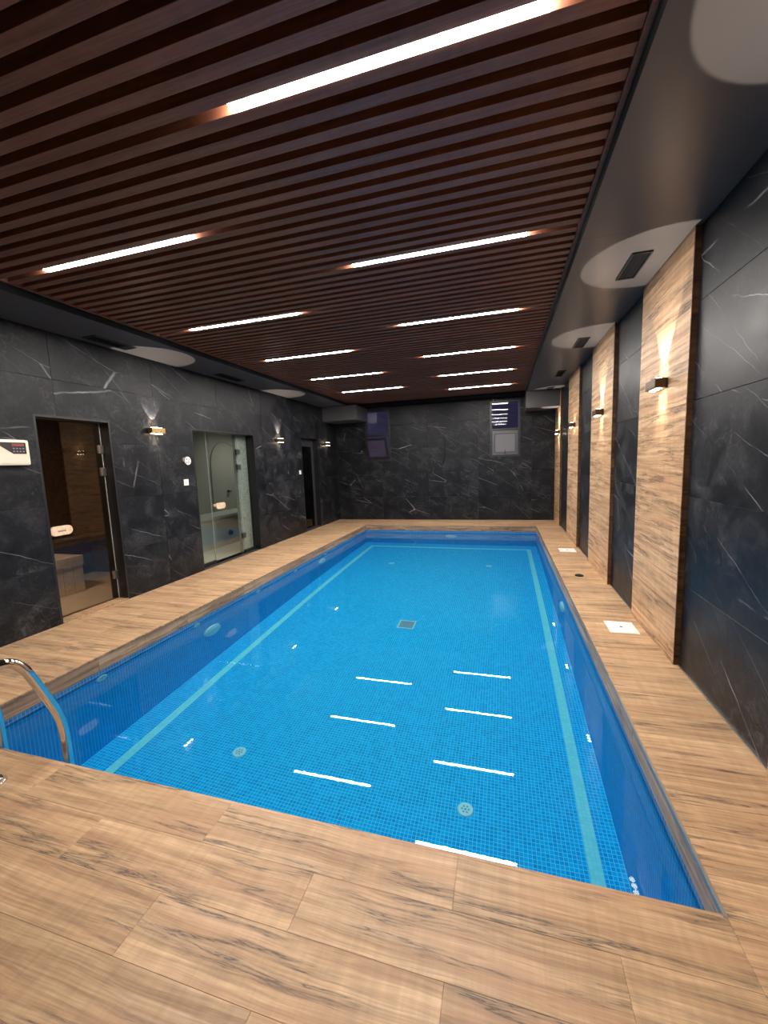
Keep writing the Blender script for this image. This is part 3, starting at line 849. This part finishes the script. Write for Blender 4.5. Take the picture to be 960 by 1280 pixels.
vent(-4.10, -3.93, 3.31, 3.80, 'black slot vent in the soffit above the brown glass door', True)
vent(-4.08, -3.93, 5.25, 5.80, 'black slot vent in the soffit above the clear glass door', True)

# ------------------------------------------------------------------ things on the deck
def cover(y0, y1, x0, x1, lab):
    t = empty('skimmer_cover', ((x0 + x1) / 2, (y0 + y1) / 2, 0)); tag(t, lab, 'cover', 'white skimmer covers')
    hx, hy = (x1 - x0) / 2, (y1 - y0) / 2
    obj('frame', nb(-hx, hx, -hy, hy, .0004, .004, .001), M['white'], t)
    obj('lid', nb(-hx + .012, hx - .012, -hy + .012, hy - .012, .0042, .007, .001), M['white'], t)
    bm = bmesh.new(); cyl(bm, (0, 0, .0071), (0, 0, 1), .012, .012, .0008, 16); obj('finger_hole', bm, M['charcoal'], t)
cover(3.635, 3.885, .862, 1.082, 'white square skimmer cover on the deck by the nearest wood pilaster')
cover(6.69, 6.95, .855, 1.09, 'white square skimmer cover on the deck farther along, by the third wood pilaster')
bm = bmesh.new(); cyl(bm, (0, 0, .0004), (0, 0, 1), .05, .046, .012, 20)
so = empty('floor_socket', (.905, 5.36, 0)); tag(so, 'small round black fitting on the deck between the two white covers', 'fitting')
obj('body', bm, M['black'], so)
bm = bmesh.new(); cyl(bm, (0, 0, .0126), (0, 0, 1), .024, .022, .006, 16); obj('cap', bm, M['charcoal'], so)

# ------------------------------------------------------------------ pool ladder
ld_ = empty('pool_ladder', (-2.295, PY0 + .014, 0)); tag(ld_, 'shiny steel ladder handrails arching over the near pool edge', 'ladder')
RX = (0.0, -.52)
for x in RX:
    bm = bmesh.new()
    prof = [(x - .085, -.195, .003), (x - .085, -.197, .30), (x - .078, -.192, .48), (x - .066, -.178, .552), (x - .035, -.135, .582), (x - .015, -.090, .574), (x, -.050, .522), (x, -.024, .462), (x, .052, .262), (x, .072, .195), (x, .086, .125), (x, .090, 0), (x, .090, -.4), (x, .090, -1.15)]
    tube(bm, smooth_path(prof, 3), .0235, 18)
    o = obj('handrail', bm, M['chrome'], ld_, smooth=True); o.cycles.is_caustics_receiver = True
    bm = bmesh.new(); cyl(bm, (x - .085, -.195, .0005), (0, 0, 1), .05, .046, .008, 28); cyl(bm, (x - .085, -.195, .0085), (0, 0, 1), .046, .026, .018, 28)
    obj('flange', bm, M['chrome'], ld_, smooth=True)
    bm = bmesh.new(); tube(bm, [(x, .090, -1.12), (x, .0, -1.12)], .016, 12); obj('wall_foot', bm, M['charcoal'], ld_)
for z in (-.35, -.62, -.89):
    o = obj('step', nb(-.496, -.024, .060, .120, z - .015, z + .012, .006), M['alum'], ld_); o.cycles.is_caustics_receiver = True

# ------------------------------------------------------------------ fittings under water
def disc(name, c, ax, r, label, cat, group, lamp):
    t = empty(name, c); tag(t, label, cat, group)
    A = Vector(ax)
    bm = bmesh.new(); cyl(bm, A * .0006, A, r, r * .9, .022 if lamp else .008, 32)
    o = obj('faceplate', bm, M['aqua'], t); o.cycles.is_caustics_receiver = True
    q = Vector((0, 0, 1)).rotation_difference(A)
    if lamp:
        bm = bmesh.new(); cyl(bm, A * .0225, A, r * .72, r * .6, .010, 32); o = obj('lens', bm, M['aqua'], t); o.cycles.is_caustics_receiver = True
    else:
        for k in range(6):
            p = q @ Vector((math.cos(k * PI / 3), math.sin(k * PI / 3), 0)) * r * .42 + A * .0082
            bm = bmesh.new(); cyl(bm, p, A, r * .13, r * .13, .001, 8); o = obj('slot', bm, M['aquadark'], t); o.cycles.is_caustics_receiver = True
        bm = bmesh.new(); cyl(bm, A * .0082, A, r * .16, r * .12, .002, 12); o = obj('screw', bm, M['aquadark'], t); o.cycles.is_caustics_receiver = True
for (x, y), lab in zip(((-2.07, 2.59), (-.25, 2.56), (-2.09, 7.50), (-.25, 7.58)),
        ('pale round pool floor inlet at the near end, on the ladder side', 'pale round pool floor inlet at the near end, on the wood pilaster side',
         'pale round pool floor inlet at the far end, on the glass door side', 'pale round pool floor inlet at the far end, on the wood pilaster side')):
    disc('floor_inlet', (x, y, ZB), (0, 0, 1), .055, lab, 'pool fitting', 'round inlets in the pool floor', False)
for y, lab in zip((2.36, 3.45, 4.60, 5.64, 6.79), ORD):
    disc('wall_inlet', (PX0, y, -.23), (1, 0, 0), .05, 'small pale inlet under the waterline in the pool wall, %s from the near end' % lab, 'pool fitting', 'small inlets in the pool wall', False)
for c, ax, lab in (((PX0, 3.67, -.62), (1, 0, 0), 'large pale round pool lamp on the door-side pool wall, the nearer one'),
                   ((PX0, 6.61, -.55), (1, 0, 0), 'large pale round pool lamp on the door-side pool wall, the farther one'),
                   ((PX1, 5.04, -.56), (-1, 0, 0), 'large pale round pool lamp on the pilaster-side pool wall'),
                   ((-1.13, PY1, -.60), (0, -1, 0), 'large pale round pool lamp on the far pool wall')):
    disc('pool_lamp', c, ax, .135, lab, 'pool lamp', 'unlit lamps in the pool walls', True)
dr = empty('main_drain', (-1.215, 4.99, ZB)); tag(dr, 'square pale drain grate in the middle of the pool floor', 'drain')
bm = bmesh.new()
for q in ((-.11, .11, -.11, -.092), (-.11, .11, .092, .11), (-.11, -.092, -.092, .092), (.092, .11, -.092, .092)): box(bm, *q, .0005, .010, .001)
o = obj('frame', bm, M['aqua'], dr); o.cycles.is_caustics_receiver = True
for k in range(9):
    o = obj('bar', nb(-.092, .092, -.09 + .0205 * k, -.09 + .0205 * k + .013, .0005, .007), M['grate'], dr); o.cycles.is_caustics_receiver = True
